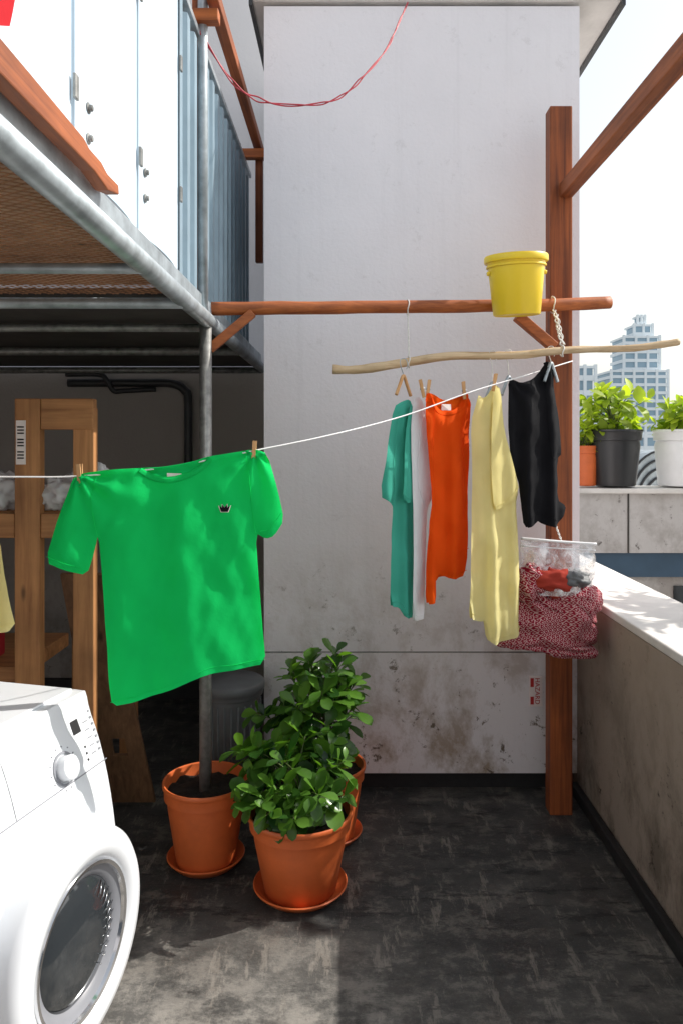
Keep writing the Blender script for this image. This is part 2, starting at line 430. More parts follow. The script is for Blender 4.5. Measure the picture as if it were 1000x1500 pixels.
for sgn in (1, -1):
    c = -3.0
    while c < 5:
        pts = []
        for X in (X0, X1):
            Y = c + sgn * k * X
            if Y0 <= Y <= Y1: pts.append((X, Y))
        for Y in (Y0, Y1):
            X = (Y - c) / (sgn * k)
            if X0 < X < X1: pts.append((X, Y))
        if len(pts) >= 2: strip(pts[0], pts[1])
        c += .026
obj("expanded_mesh", vs, fs, 'mesh', False, bal)

def panel_run(name, prof, z0, z1, mat):
    vs, fs = [], []
    for (y, xo) in prof:
        for z in (z0, z1): vs.append((xo, y, z)); vs.append((xo - .003, y, z))
    n = len(prof)
    for i in range(n - 1):
        a = i * 4; b = a + 4
        fs += [(a, b, b + 2, a + 2), (a + 1, a + 3, b + 3, b + 1), (a, a + 1, b + 1, b), (a + 2, b + 2, b + 3, a + 3)]
    return obj(name, vs, fs, mat, False, bal)
seams = [.60, 1.06, 1.53, 2.0, 2.48]
for i in range(4):
    a, b = seams[i] + .006, seams[i + 1] - .006
    prof = [(a, -.585), (a + .004, -.560), (a + .03, -.556)]
    for j in range(1, 8):
        t = j / 8; prof.append((a + .03 + (b - a - .06) * t, -.556 + .012 * math.sin(math.pi * t)))
    prof += [(b - .03, -.556), (b - .004, -.560), (b, -.585)]
    panel_run("flat_panel_%d" % i, prof, 2.165, 3.12, 'panel')
prof = []; y = 2.49
while y < 4.3:
    prof += [(y, -.558), (y + .045, -.558), (y + .062, -.592), (y + .105, -.592)]; y += .122
panel_run("corrugated_panel", prof, 2.165, 3.10, 'corr_shaded')
for i, (yy, zz) in enumerate([(1.60, 2.315), (1.60, 2.25), (2.05, 2.34), (2.05, 2.27), (1.13, 2.3), (1.13, 2.24), (2.05, 2.95), (1.6, 2.95)]):
    lathe("bolt_%d" % i, [(0, .010), (.006, .010), (.0075, .008), (.0075, .003), (.012, .002), (.012, 0)], (-.553, yy, zz), 'steel_dk', bal, 12, Matrix.Rotation(R(90), 3, 'Y'))
for i, (yy, zz) in enumerate([(1.515, 2.32), (1.99, 2.36), (2.47, 2.42), (2.47, 2.85), (1.99, 2.8)]):
    box("hinge_%d" % i, -.552, -.545, yy - .010, yy + .010, zz - .025, zz + .025, 'steel_dk', bal, .002)
box("top_channel", -.60, -.552, .6, 4.3, 3.12, 3.145, 'steel', bal, .003)
for i, yy in enumerate((1.3, 3.4, 4.25)):
    tube("baluster_%d" % i, [(-.625, yy, 2.1), (-.625, yy, 3.3)], .02, 'steel', bal, 10)
tr = empty("timber_handrail")
beam("rail", (-.50, .4, 3.26), (-.50, 4.35, 3.26), .045, .05, 'beamy', tr)
beam("rail_stub", (-.68, 2.80, 3.19), (-.48, 2.80, 3.19), .05, .045, 'beamx', tr)
beam("rail_stub_far", (-.68, 4.1, 3.18), (-.44, 4.1, 3.18), .05, .05, 'beamx', tr)
beam("upright", (-.572, 2.84, 2.12), (-.572, 2.84, 3.7), .03, .03, 'post', tr)
beam("upright_far", (-.49, 4.15, 2.6), (-.49, 4.15, 3.23), .04, .04, 'post', tr)
vs = []; out = [(0.7, 2.135), (1.2, 2.14), (1.50, 2.145), (1.585, 2.135), (1.66, 2.15), (1.655, 2.170), (1.58, 2.168), (1.54, 2.178), (1.47, 2.178), (1.44, 2.186), (1.2, 2.19), (.7, 2.195)]
for xx in (-.535, -.505): vs += [(xx, y, z) for y, z in out]
n = len(out)
fs = [tuple(range(n)), tuple(reversed(range(n, 2 * n)))] + [(i, i + n, (i + 1) % n + n, (i + 1) % n) for i in range(n)]
obj("wooden_plank", vs, fs, 'beamy', False, None, .003)

tube("steel_post", [(-.545, 2.876, .02), (-.545, 2.876, 2.08)], .0235, 'steel_dk', None, 20)
tube("steel_post", [(-.545, 2.82, 2.10), (-.545, 2.82, 3.9)], .019, 'steel', None, 20)

pg = empty("timber_pergola")
box("corner_post", .866, .963, 3.23, 3.31, 0, 3.055, 'post', pg, .005)
box("front_post", .88, 1.0, -1.2, -1.08, 0, 2.65, 'post', pg, .005)
beam("side_rail", (.935, -1.3, 2.69), (.935, 3.229, 2.69), .055, .062, 'beamy', pg)
tube("cross_pole", interp([(-.53, 2.915, 2.125), (-.2, 2.96, 2.135), (.3, 3.04, 2.155), (.8, 3.12, 2.175), (1.10, 3.165, 2.195)], 6), .026, 'beamx', pg, 14, True, True, .12)
beam("brace_left", (-.535, 2.90, 1.965), (-.37, 2.925, 2.11), .03, .036, 'beamx', pg)
beam("brace_right", (.71, 3.17, 2.14), (.875, 3.20, 2.01), .035, .045, 'beamx', pg)

# ------------------------------------------------------------------ branch pole, ropes, line
Yb = 2.95
branch_pts = [(-.062, Yb, 1.893), (.02, Yb, 1.890), (.13, Yb - .01, 1.902), (.25, Yb + .01, 1.925), (.38, Yb, 1.943), (.52, Yb + .01, 1.948), (.67, Yb, 1.950), (.80, Yb - .01, 1.962), (.95, Yb + .01, 1.972), (1.10, Yb, 1.975), (1.20, Yb, 1.985), (1.297, Yb, 2.0)]
bp = interp(branch_pts, 6)
tube("branch_pole", bp, [.0185 - .0055 * i / len(bp) + .0022 * noise.noise(Vector((i * .35, 0, 0))) for i in range(len(bp))], 'branch', None, 12, True, True, .3)

def twist(name, a, b, r, turns, rad, parent=None, mat='rope', n=60):
    a, b = Vector(a), Vector(b)
    for s in (0, math.pi):
        pts = [a.lerp(b, i / n) + Vector((math.cos(turns * 2 * math.pi * i / n + s), math.sin(turns * 2 * math.pi * i / n + s), 0)) * r for i in range(n + 1)]
        tube(name, pts, rad, mat, parent, 6)
def loop(name, c, ry, rz, rad, parent):
    pts = [(c[0] + .003 * math.sin(3 * t), c[1] + ry * math.cos(t), c[2] + rz * math.sin(t)) for t in [2 * math.pi * i / 24 for i in range(25)]]
    tube(name, pts, rad, 'rope', parent, 6)
r1 = empty("hanging_rope")
twist("strands", (.238, 3.02, 2.125), (.237, Yb - .005, 1.945), .002, 9, .0022, r1)
loop("beam_loop", (.24, 3.035, 2.15), .03, .032, .0025, r1)
loop("branch_loop", (.237, Yb, 1.922), .021, .023, .0025, r1)
r2 = empty("hanging_rope")
twist("strands", (.845, 3.09, 2.15), (.838, Yb, 1.99), .006, 3, .003, r2)
twist("strands_b", (.850, 3.08, 2.13), (.842, Yb + .01, 1.99), .009, 2, .0025, r2)
loop("beam_loop", (.848, 3.125, 2.178), .032, .034, .003, r2)
loop("branch_loop", (.838, Yb, 1.965), .02, .022, .003, r2)

line_pts = [(-2.2, 1.85, 1.54), (-1.5, 2.00, 1.515), (-.96, 2.11, 1.507), (-.76, 2.155, 1.508), (-.52, 2.22, 1.533), (-.29, 2.285, 1.578), (-.05, 2.43, 1.63), (.2, 2.64, 1.70), (.46, 2.80, 1.795), (.70, 2.95, 1.87), (.90, 3.13, 1.935), (.96, 3.225, 1.955)]
tube("clothesline", interp(line_pts, 6), .0026, 'line', None, 6)

def line_at(x):
    P = interp(line_pts, 6)
    for a, b in zip(P, P[1:]):
        if a.x <= x <= b.x: return a.lerp(b, (x - a.x) / (b.x - a.x))
    return P[-1]

def pin(p, ang=0, h=.072, parent=None):
    e = empty("clothespin"); p = Vector(p)
    rot = Matrix.Rotation(R(ang), 3, 'Y')
    for s in (-1, 1):
        o = []
        for (yy0, yy1, z) in ((.001, .006, -h * .42), (.002, .009, -h * .1), (.002, .009, .0), (.006, .011, h * .35), (.009, .012, h * .55)):
            for w in (-.0055, .0055):
                o.append(p + rot @ Vector((w, s * yy0, z))); o.append(p + rot @ Vector((w, s * yy1, z)))
        f = []
        for i in range(4):
            a = i * 4; b = a + 4
            f += [(a, b, b + 1, a + 1), (a + 2, a + 3, b + 3, b + 2), (a, a + 2, b + 2, b), (a + 1, b + 1, b + 3, a + 3)]
        f += [(0, 1, 3, 2), (16, 18, 19, 17)]
        obj("leg", o, f, 'peg', False, e)
    tube("spring", [p + rot @ Vector((x_, .0, .004)) for x_ in (-.008, .008)], .0045, 'steel', e, 8)
    return e

# ------------------------------------------------------------------ garments
def seg_dist(p, a, b):
    d = b - a; t = max(0, min(1, (p - a).dot(d) / max(d.length_squared, 1e-12))); return (p - a - d * t).length

def resample(poly, step):
    out, flags = [], []
    n = len(poly)
    for i in range(n):
        a = poly[i]; b = poly[(i + 1) % n]
        L = (Vector(a[:2]) - Vector(b[:2])).length; m = max(1, int(L / step))
        op = (len(a) > 2 and len(b) > 2)
        for j in range(m):
            t = j / m; out.append(Vector((a[0] + (b[0] - a[0]) * t, a[1] + (b[1] - a[1]) * t))); flags.append(op)
    return out, flags

def chaikin(poly, it=1):
    for _ in range(it):
        o = []; n = len(poly)
        for i in range(n):
            a = poly[i]; b = poly[(i + 1) % n]
            fa = (1,) if len(a) > 2 else (); fb = (1,) if len(b) > 2 else ()
            o.append((a[0] * .8 + b[0] * .2, a[1] * .8 + b[1] * .2) + fa); o.append((a[0] * .2 + b[0] * .8, a[1] * .2 + b[1] * .8) + fb)
        poly = o
    return poly

def layer(name, poly, place, depth, mat, parent, sgn, puff, step=.009):
    poly = chaikin(poly, 1)
    P, fl = resample(poly, step); n = len(P)
    xs = [p.x for p in P]; ys = [p.y for p in P]
    inner = []
    y = min(ys) + step * .5; row = 0
    segs = list(zip(P, P[1:] + P[:1]))
    def inside(q):
        c = False
        for a, b in segs:
            if (a.y > q.y) != (b.y > q.y) and q.x < (b.x - a.x) * (q.y - a.y) / (b.y - a.y) + a.x: c = not c
        return c
    while y < max(ys):
        x = min(xs) + (step * .5 if row % 2 else 0)
        while x < max(xs):
            q = Vector((x, y))
            if inside(q) and min((q - a).length for a in P) > step * .6: inner.append(q)
            x += step
        y += step * .87; row += 1
    res = delaunay_2d_cdt(P + inner, [], [list(range(n))], 1, 1e-6)
    V, F = res[0], res[2]
    closed = [(a, b) for (a, b), f in zip(segs, fl) if not f]
    vs = []
    for q in V:
        d = min((q - (a + b) * .5).length for a, b in closed)
        if d < step * 3: d = min(seg_dist(q, a, b) for a, b in closed)
        off = puff * (1 - math.exp(-d / .028))
        vs.append(place(q.x, q.y, sgn * off))
    return obj(name, vs, [tuple(f) for f in F], mat, True, parent)

def garment(name, front, back, ref, scale, hang, mat, slope=0.0, puff=.012, fold=.008, ffreq=55, phase=0, pins=(), seams=(), collar=None, rib=None, step=.009):
    e = empty(name)
    def cv(poly): return [((p[0] - ref[0]) * scale, (ref[1] - p[1]) * scale) + tuple(p[2:]) for p in poly]
    F_, B_ = cv(front), cv(back)
    zmin = min(p[1] for p in F_); zmax = max(p[1] for p in F_); H = zmax - zmin
    pl = [((p[0] - ref[0]) * scale, (ref[1] - p[1]) * scale) for p in pins]
    nrm = Vector((slope * .35, -1, 0)).normalized()
    def place(u, v, off):
        t = (zmax - v) / H
        w = fold * (.25 + t) * (math.sin(u * ffreq + phase + 1.2 * noise.noise(Vector((u * 2, v * 2, phase)))) + .4 * math.sin(u * ffreq * 1.9 + phase * 2 + v * 2))
        w += fold * 1.2 * noise.noise(Vector((u * 9, v * 3, phase + 3)))
        w += fold * .8 * noise.noise(Vector((u * 16 + v * 7, v * 6 - u * 6, phase + 9)))
        w += fold * .38 * noise.noise(Vector((u * 34 - v * 12, v * 16, phase + 5)))
        for (pu, pv) in pl:
            du, dv = u - pu, v - pv; r = math.hypot(du, dv)
            w += .009 * math.exp(-r / .16) * math.sin(math.atan2(dv, du) * 10)
        o = off + w
        return Vector((hang[0] + u, hang[1] + u * slope, hang[2] + v)) + Vector((nrm.x * o, nrm.y * o, 0))
    layer("front", F_, place, 0, mat, e, 1, puff, step)
    layer("back", B_, place, 0, mat, e, -1, puff, step)
    for i, s in enumerate(seams):
        pts = [((p[0] - ref[0]) * scale, (ref[1] - p[1]) * scale) for p in s]
        P = interp([(a, b, 0) for a, b in pts], 10)
        tube("seam_%d" % i, [place(p.x, p.y, puff * .97 + .0004) for p in P], .0010, mat, e, 5)
    if collar:
        for ci, (c, sg) in enumerate(collar):
            P = interp([((p[0] - ref[0]) * scale, (ref[1] - p[1]) * scale, 0) for p in c], 10)
            vs, fs = [], []
            W = .016
            for i, p in enumerate(P):
                a = P[max(i - 1, 0)]; b = P[min(i + 1, len(P) - 1)]; t = (b - a).normalized(); nn = Vector((t.y, -t.x, 0))
                if nn.y > 0: nn = -nn
                for k2 in range(4):
                    q = p + nn * W * k2 / 3
                    vs.append(place(q.x, q.y, sg * (puff * (1 - math.exp(-max(.0, W * k2 / 3) / .028)) + .0025)))
            for i in range(len(P) - 1):
                for k2 in range(3):
                    a = i * 4 + k2; fs.append((a, a + 1, a + 5, a + 4))
            o = obj("collar_%d" % ci, vs, fs, rib or mat, True, e)
            md = o.modifiers.new("t", 'SOLIDIFY'); md.thickness = .0016
    return e, place

gs = .00202
g_front = [(122, 700), (103, 752), (84, 820), (112, 832), (140, 840), (149, 806), (154, 782), (160, 850), (165, 930), (168, 998), (172, 1030, 1), (205, 1025, 1), (245, 1016, 1), (275, 1001, 1), (300, 992, 1), (345, 990, 1), (386, 985, 1), (381, 930), (376, 860), (371, 788), (386, 797), (398, 793), (413, 770), (404, 725), (388, 668), (370, 661), (335, 667), (303, 672), (296, 682), (278, 694), (252, 702), (228, 699), (212, 688), (170, 690), (134, 695)]
g_back = [p for p in g_front if p not in [(296, 682), (278, 694), (252, 702), (228, 699)]]
ib = g_back.index((303, 672)); g_back[ib + 1:ib + 1] = [(280, 680), (240, 687)]
gt, gplace = garment("green_t_shirt", g_front, g_back, (250, 680), gs, (-.525, 2.215, 1.546), 'green', .27, .013, .0085, 24, .4,
    pins=[(128, 697), (370, 663)],
    seams=[[(152, 700), (146, 735), (150, 765), (154, 784)], [(357, 668), (362, 705), (366, 750), (371, 788)],
           [(88, 811), (113, 821), (141, 831)], [(377, 785), (392, 780), (409, 757)],
           [(171, 1022), (205, 1017), (245, 1008), (300, 984), (345, 982), (385, 977)]],
    collar=[([(212, 688), (228, 699), (252, 702.5), (278, 694), (296, 682), (303, 672)], 1),
            ([(303, 672), (280, 680), (240, 687), (212, 688)], -1)], rib=M['green_rib'], step=.0075)
def patch(name, poly, c, sc, off, mat, par, place=gplace):
    vs = [place((c[0] - 250 + x * sc) * gs, (680 - c[1] + y * sc) * gs, off) for x, y in poly]
    return obj(name, vs, [tuple(range(len(poly)))], mat, False, par)
patch("neck_tag", [(-10, -5), (10, -5), (10, 3), (-10, 4)], (256, 700), 1, -.004, 'label', gt)
patch("neck_tag_text", [(-6, -3), (6, -3), (6, -1.5), (-6, -1.5)], (256, 700), 1, -.003, 'blackcloth', gt)
crown = [(-5, -5), (5, -5), (8, 4), (3.8, .5), (3.4, 6), (0, 1.5), (-3.4, 6), (-3.8, .5), (-8, 4)]
for part, sc, off, mt in (("crown_outline", 1.15, .0165, 'label'), ("crown_badge", .97, .0185, 'blackcloth')):
    vs = [gplace((327 - 250 + x * sc) * gs, (680 - 749 + y * sc) * gs, off) for x, y in crown] + [gplace((327 - 250) * gs, (680 - 749 - 1) * gs, off)]
    obj(part, vs, [(i, (i + 1) % 9, 9) for i in range(9)], mt, False, gt)
pp1 = line_at(-.768); pin(pp1 + Vector((0, 0, -.004)), -3, .07)
pp2 = line_at(-.286); pin(pp2 + Vector((0, 0, -.006)), 4, .066)

def G(name, front, back, mat, slope, ref, y, **kw):
    hs = y / 1100
    hang = ((ref[0] - 510) * hs, y, 1.6 - (ref[1] - 650) * hs)
    return garment(name, front, back, ref, hs, hang, mat, slope, **kw) + (hs,)
teal = [(588, 588), (576, 596), (566, 650), (555, 725), (570, 735), (574, 742), (572, 790), (570, 884, 1), (585, 889, 1), (592, 905, 1), (607, 908, 1), (608, 850), (609, 735), (606, 650), (607, 598), (600, 584)]
G("teal_t_shirt", teal, teal, 'teal', .9, (590, 590), 2.80, puff=.014, fold=.008, ffreq=95, phase=1,
  seams=[[(582, 600), (576, 660), (574, 735)], [(571, 877), (586, 882), (593, 898), (606, 901)]])
tsl = [(600, 592), (592, 640), (590, 700), (588, 728), (597, 738), (608, 730), (608, 650), (607, 598)]
G("sleeve_of_teal_t_shirt", tsl, tsl, 'teal', .9, (600, 600), 2.785, puff=.008, fold=.004, ffreq=60, phase=2, seams=[[(589, 722), (598, 731), (607, 724)]])
whitep = [(604, 584), (600, 640), (604, 760), (603, 906, 1), (612, 910, 1), (622, 908, 1), (624, 800), (626, 745), (638, 726), (636, 690), (630, 640), (622, 590), (614, 580)]
G("white_t_shirt", whitep, whitep, 'white', .9, (610, 590), 2.80, puff=.010, fold=.005, ffreq=100, phase=2.5,
  seams=[[(606, 899), (612, 903), (620, 901)], [(620, 600), (612, 650), (612, 710), (624, 745)]])
orange = [(622, 576), (618, 590), (622, 640), (630, 730), (624, 770), (621, 880, 1), (634, 878, 1), (636, 836, 1), (660, 849, 1), (684, 846, 1), (688, 815), (688, 740), (691, 650), (692, 578), (680, 574), (676, 592), (660, 602), (640, 600), (632, 582)]
orange_b = [(622, 576), (618, 590), (622, 640), (630, 730), (624, 770), (621, 880, 1), (634, 878, 1), (640, 846, 1), (660, 846, 1), (684, 844, 1), (688, 815), (688, 740), (691, 650), (692, 578), (680, 574), (660, 586), (642, 586), (632, 578)]
oe, oplace, hs = G("orange_shirt", orange, orange_b, 'orange', .7, (655, 580), 2.85, puff=.016, fold=.010, ffreq=75, phase=.3, pins=[(622, 576), (685, 576)],
  seams=[[(632, 600), (630, 680), (634, 760)], [(681, 596), (678, 680), (680, 760)], [(640, 832), (662, 840), (685, 838)], [(668, 812), (678, 806), (687, 806)]],
  collar=[([(632, 582), (640, 600), (660, 602), (676, 592), (680, 574)], 1)])
vs = [oplace((a - 655) * hs, (580 - b) * hs, -.004) for a, b in [(646, 592), (660, 592), (660, 604), (646, 604)]]
obj("neck_tag", vs, [(0, 1, 2, 3)], 'label', False, oe)
yellow = [(697, 578), (686, 620), (690, 700), (686, 780), (682, 900, 1), (700, 908, 1), (709, 906, 1), (712, 936, 1), (722, 943, 1), (748, 938, 1), (766, 931, 1), (767, 860), (764, 790), (758, 740), (764, 722), (754, 690), (738, 630), (732, 566), (722, 562), (712, 580), (704, 584)]
G("yellow_t_shirt", yellow, yellow, 'yellow', .55, (720, 575), 2.88, puff=.018, fold=.011, ffreq=68, phase=1.7, pins=[(722, 564)],
  seams=[[(713, 928), (722, 935), (748, 930), (765, 923)], [(684, 892), (700, 900), (709, 898)]])
ysl = [(722, 568), (718, 620), (717, 690), (722, 748), (742, 742), (765, 721), (756, 690), (740, 630), (733, 568)]
G("sleeve_of_yellow_t_shirt", ysl, ysl, 'yellow', .55, (728, 600), 2.855, puff=.008, fold=.006, ffreq=60, phase=4, seams=[[(722, 741), (740, 735), (761, 716)]])
blackp = [(742, 556), (738, 600), (742, 680), (756, 700), (760, 735), (763, 772, 1), (778, 768, 1), (788, 762, 1), (800, 770, 1), (815, 774, 1), (834, 756, 1), (838, 744), (824, 734), (822, 672), (830, 665), (825, 620), (815, 570), (812, 530), (800, 528), (796, 540), (778, 556), (760, 562), (748, 556)]
G("black_t_shirt", blackp, blackp, 'blackcloth', .45, (780, 560), 2.95, puff=.020, fold=.013, ffreq=60, phase=3.1, pins=[(745, 556), (808, 532)],
  seams=[[(798, 545), (800, 600), (806, 668), (820, 668)], [(763, 762), (788, 752), (815, 764)]])
for nm, host in (("sleeve_of_teal_t_shirt", "teal_t_shirt"), ("sleeve_of_yellow_t_shirt", "yellow_t_shirt")):
    e_ = bpy.data.objects[nm]
    for ch in list(e_.children): ch.name = "sleeve"; ch.parent = bpy.data.objects[host]
    bpy.data.objects.remove(e_)

def hanger(name, hx, hy, hz, neck_z, body, slope, mat='peg'):
    e = empty(name)
    pts = [(hx + .012, hy, hz - .020), (hx + .016, hy, hz), (hx + .010, hy, hz + .016), (hx, hy, hz + .021), (hx - .012, hy, hz + .014), (hx - .010, hy, hz - .01), (hx - .002, hy, hz - .035), (hx, hy, neck_z)]
    tube("hook", interp(pts, 6), .0018, 'steel' if mat == 'peg' else 'rope', e, 6)
    if body:
        P = interp([(hx - body, hy - body * slope, neck_z - .075), (hx - body * .5, hy - body * .5 * slope, neck_z - .035), (hx, hy, neck_z), (hx + body * .5, hy + body * .5 * slope, neck_z - .035), (hx + body, hy + body * slope, neck_z - .075)], 6)
        tube("shoulder_bar", P, .0065, mat, e, 8)
    return e
hanger("wooden_hanger", .210, 2.87, 1.905, 1.86, .030, 1.2)
hanger("wire_hanger", .565, 2.95, 1.945, 1.84, .035, .8, 'steel')
hanger("wire_hanger", .630, 2.96, 1.950, 1.865, .03, .5, 'steel')
hanger("wire_hanger", .80, 2.97, 1.965, 1.92, .03, .5, 'steel')
for (px_, pz_, py_, an) in ((.273, 1.80, 2.785, -12), (.296, 1.80, 2.80, 8), (.442, 1.80, 2.88, -4), (.557, 1.83, 2.875, 10)):
    pin((px_, py_, pz_), an, .07)

tw = [(-60, 705), (0, 790), (6, 830), (14, 880), (21, 922, 1), (-20, 930, 1), (-80, 925, 1), (-90, 720)]
garment("yellow_towel", tw, tw, (-40, 700), .0019, (-1.05, 2.09, 1.50), 'yellow', .22, .008, .008, 60, 2, seams=[[(20, 912), (-20, 920), (-78, 915)]])

# ------------------------------------------------------------------ yellow bucket
bk = empty("yellow_bucket")
tilt = Matrix.Rotation(R(-2), 3, 'Y') @ Matrix.Rotation(R(5), 3, 'X')
prof = [(0, .004), (.080, .004), (.084, 0), (.088, .004), (.104, .17), (.108, .195), (.117, .196), (.119, .200), (.119, .216), (.116, .221), (.110, .220), (.107, .205), (.085, .012), (0, .012)]
prof = [(r * 1.05, z * 1.05) for r, z in prof]
bc = (.668, 2.985, 2.110)
lathe("body", prof, bc, 'bucket', bk, 56, tilt)
lathe("rim_groove", [(.1135, .186), (.117, .188), (.1175, .192), (.1145, .196)], bc, 'bucket', bk, 56, tilt)
for s in (-1, 1):
    c_ = Vector(bc) + tilt @ Vector((s * .108, -.01, .165)); lathe("handle_lug", [(0, .010), (.007, .010), (.009, .006), (.009, 0)], c_, 'bucket', bk, 14, Matrix.Rotation(R(90 * s), 3, 'Y'))
P = [Vector(bc) + tilt @ Vector((.115 * math.cos(t), .130 * math.sin(t), .165 + .03 * math.sin(t))) for t in [math.pi * i / 24 for i in range(25)]]
tube("wire_handle", P, .002, 'steel', bk, 6)

# ------------------------------------------------------------------ red string of wire
w_pts = [(-.66, 2.75, 3.30), (-.555, 2.8, 3.14), (-.435, 2.88, 2.98), (-.31, 2.95, 2.94), (-.14, 3.0, 2.955), (-.03, 3.05, 3.01), (.065, 3.1, 3.12), (.16, 3.2, 3.28), (.225, 3.3, 3.46), (.27, 3.42, 3.61)]
wr = empty("red_wire_garland"); W = interp(w_pts, 14)
for s in (0, math.pi):
    P = []
    for i, p in enumerate(W):
        a = i * .30 + s; r_ = .004 + .014 * max(0, noise.noise(Vector((i * .12, 3, 0))))
        P.append(p + Vector((0, math.cos(a) * r_ * .6, math.sin(a) * r_)))
    tube("strand", P, .0028, 'wire', wr, 6)

# ------------------------------------------------------------------ patterned laundry in a clear bag
def blob(nm, c_, rr, mt, par, sd=0, amp=.35, nj=24, ni=40, floor=None):
    vs, fs = [], []
    for j in range(nj + 1):
        ph = math.pi * j / nj
        for i in range(ni):
            th = 2 * math.pi * i / ni; d = Vector((math.sin(ph) * math.cos(th), math.sin(ph) * math.sin(th), math.cos(ph)))
            r_ = 1 + amp * noise.noise(d * 2.2 + Vector((sd, 0, 0))) + amp * .5 * noise.noise(d * 5.5 + Vector((sd, 0, 0)))
            z = c_[2] + d.z * rr[2] * r_
            if floor is not None: z = max(floor, z)
            vs.append((c_[0] + d.x * rr[0] * r_, c_[1] + d.y * rr[1] * r_, z))
    for j in range(nj):
        for i in range(ni):
            a = j * ni + i; b = j * ni + (i + 1) % ni; fs.append((a, a + ni, b + ni, b))
    return obj(nm, vs, fs, mt, True, par)
kb = empty("laundry_bag")
def cushion(nm, c_, rr, mt, sd, ex=.5, nj=48, ni=80, tiltz=0, crease=.05):
    vs, fs = [], []
    for j in range(nj + 1):
        ph = math.pi * j / nj
        for i in range(ni):
            th = 2 * math.pi * i / ni
            d = Vector((math.sin(ph) * math.cos(th), math.sin(ph) * math.sin(th), math.cos(ph)))
            sx = math.copysign(abs(d.x) ** ex, d.x); sz = math.copysign(abs(d.z) ** ex, d.z); sy = math.copysign(abs(d.y) ** .8, d.y)
            q = Vector((sx * 1.3, sy * 1.1, sz * 1.4 + sx * .5)) + Vector((sd, sd, 0))
            r_ = 1 + crease * 1.5 * noise.noise(q) + crease * noise.noise(q * 2.3)
            fo = crease * (.5 - abs(noise.noise(q * 1.1 + Vector((0, 0, 5)))) * 2.2)
            vs.append((c_[0] + rr[0] * sx * r_, c_[1] + rr[1] * sy * (r_ + fo * 2), c_[2] + rr[2] * sz * r_ + tiltz * sx * rr[0]))
    for j in range(nj):
        for i in range(ni):
            a = j * ni + i; b = j * ni + (i + 1) % ni; fs.append((a, a + ni, b + ni, b))
    return obj(nm, vs, fs, mt, True, kb)
cushion("knit_blanket", (.805, 3.055, .880), (.190, .10, .115), 'knit', 3, .6, tiltz=-.06, crease=.12)
cushion("knit_fold_upper", (.875, 3.055, .955), (.145, .085, .085), 'knit', 8, .65, tiltz=.03, crease=.16)
cushion("knit_fold_lower", (.690, 3.03, .80), (.105, .055, .026), 'knit', 11, .6, tiltz=-.12, crease=.14)
cushion("hem_band", (.880, 3.045, .772), (.115, .086, .028), 'knit', 15, .6, tiltz=-.12, crease=.10)
blob("rust_cloth", (.80, 2.995, 1.05), (.10, .05, .055), 'rust', kb, 2)
blob("dark_cloth", (.90, 3.0, 1.06), (.06, .05, .035), 'greyplastic', kb, 4)
blob("wine_cloth", (.73, 3.0, 1.04), (.06, .05, .075), 'knit', kb, 6)
for side, yo in (("film_front", -.075), ("film_back", .07)):
    vs, fs = [], []; nx, nz = 40, 28
    for j in range(nz + 1):
        t = j / nz
        for i in range(nx + 1):
            s = i / nx
            xx = .695 + (.275 + .03 * t) * s + .02 * (1 - t) * (s - .5) + .012 * noise.noise(Vector((t * 4, s * 2, 7))); zz = 1.0 + .215 * t - .02 * s * t
            bulge = (1 - t) ** .7 * math.sin(math.pi * s) ** .5 if 0 < s < 1 else 0
            yy = 3.03 + yo * bulge + .030 * noise.noise(Vector((xx * 16, zz * 13, yo * 50))) * (1 - t * .6)
            vs.append((xx, yy, zz))
    for j in range(nz):
        for i in range(nx):
            a = j * (nx + 1) + i; fs.append((a, a + 1, a + nx + 2, a + nx + 1))
    obj(side, vs, fs, 'film', True, kb)
tube("zip_strip", interp([(.695, 3.028, 1.218), (.78, 3.02, 1.212), (.88, 3.028, 1.203), (1.0, 3.03, 1.195)], 6), .0055, 'whiteplastic', kb, 8)
tube("zip_strip_b", interp([(.70, 3.026, 1.188), (.80, 3.018, 1.182), (.9, 3.026, 1.175), (.995, 3.028, 1.17)], 6), .003, 'whiteplastic', kb, 8)
twist("tie_cord", (.87, 3.225, 1.30), (.86, 3.035, 1.205), .003, 4, .002, kb)

ws = empty("warning_sign")
box("plate", .828, .888, 3.444, 3.4495, .395, .535, 'label', ws)
boxes("red_print", [(.833, .848, 3.4415, 3.4435, .485, .525), (.833, .848, 3.4415, 3.4435, .405, .44)] , 'redprint', ws)
cu = bpy.data.curves.new("text", 'FONT'); cu.body = "HAZARD"; cu.size = .03; cu.extrude = .0005
to = link(bpy.data.objects.new("lettering", cu)); to.data.materials.append(M['redprint']); to.parent = ws
to.rotation_euler = (R(90), R(90), 0); to.location = (.855, 3.442, .527)

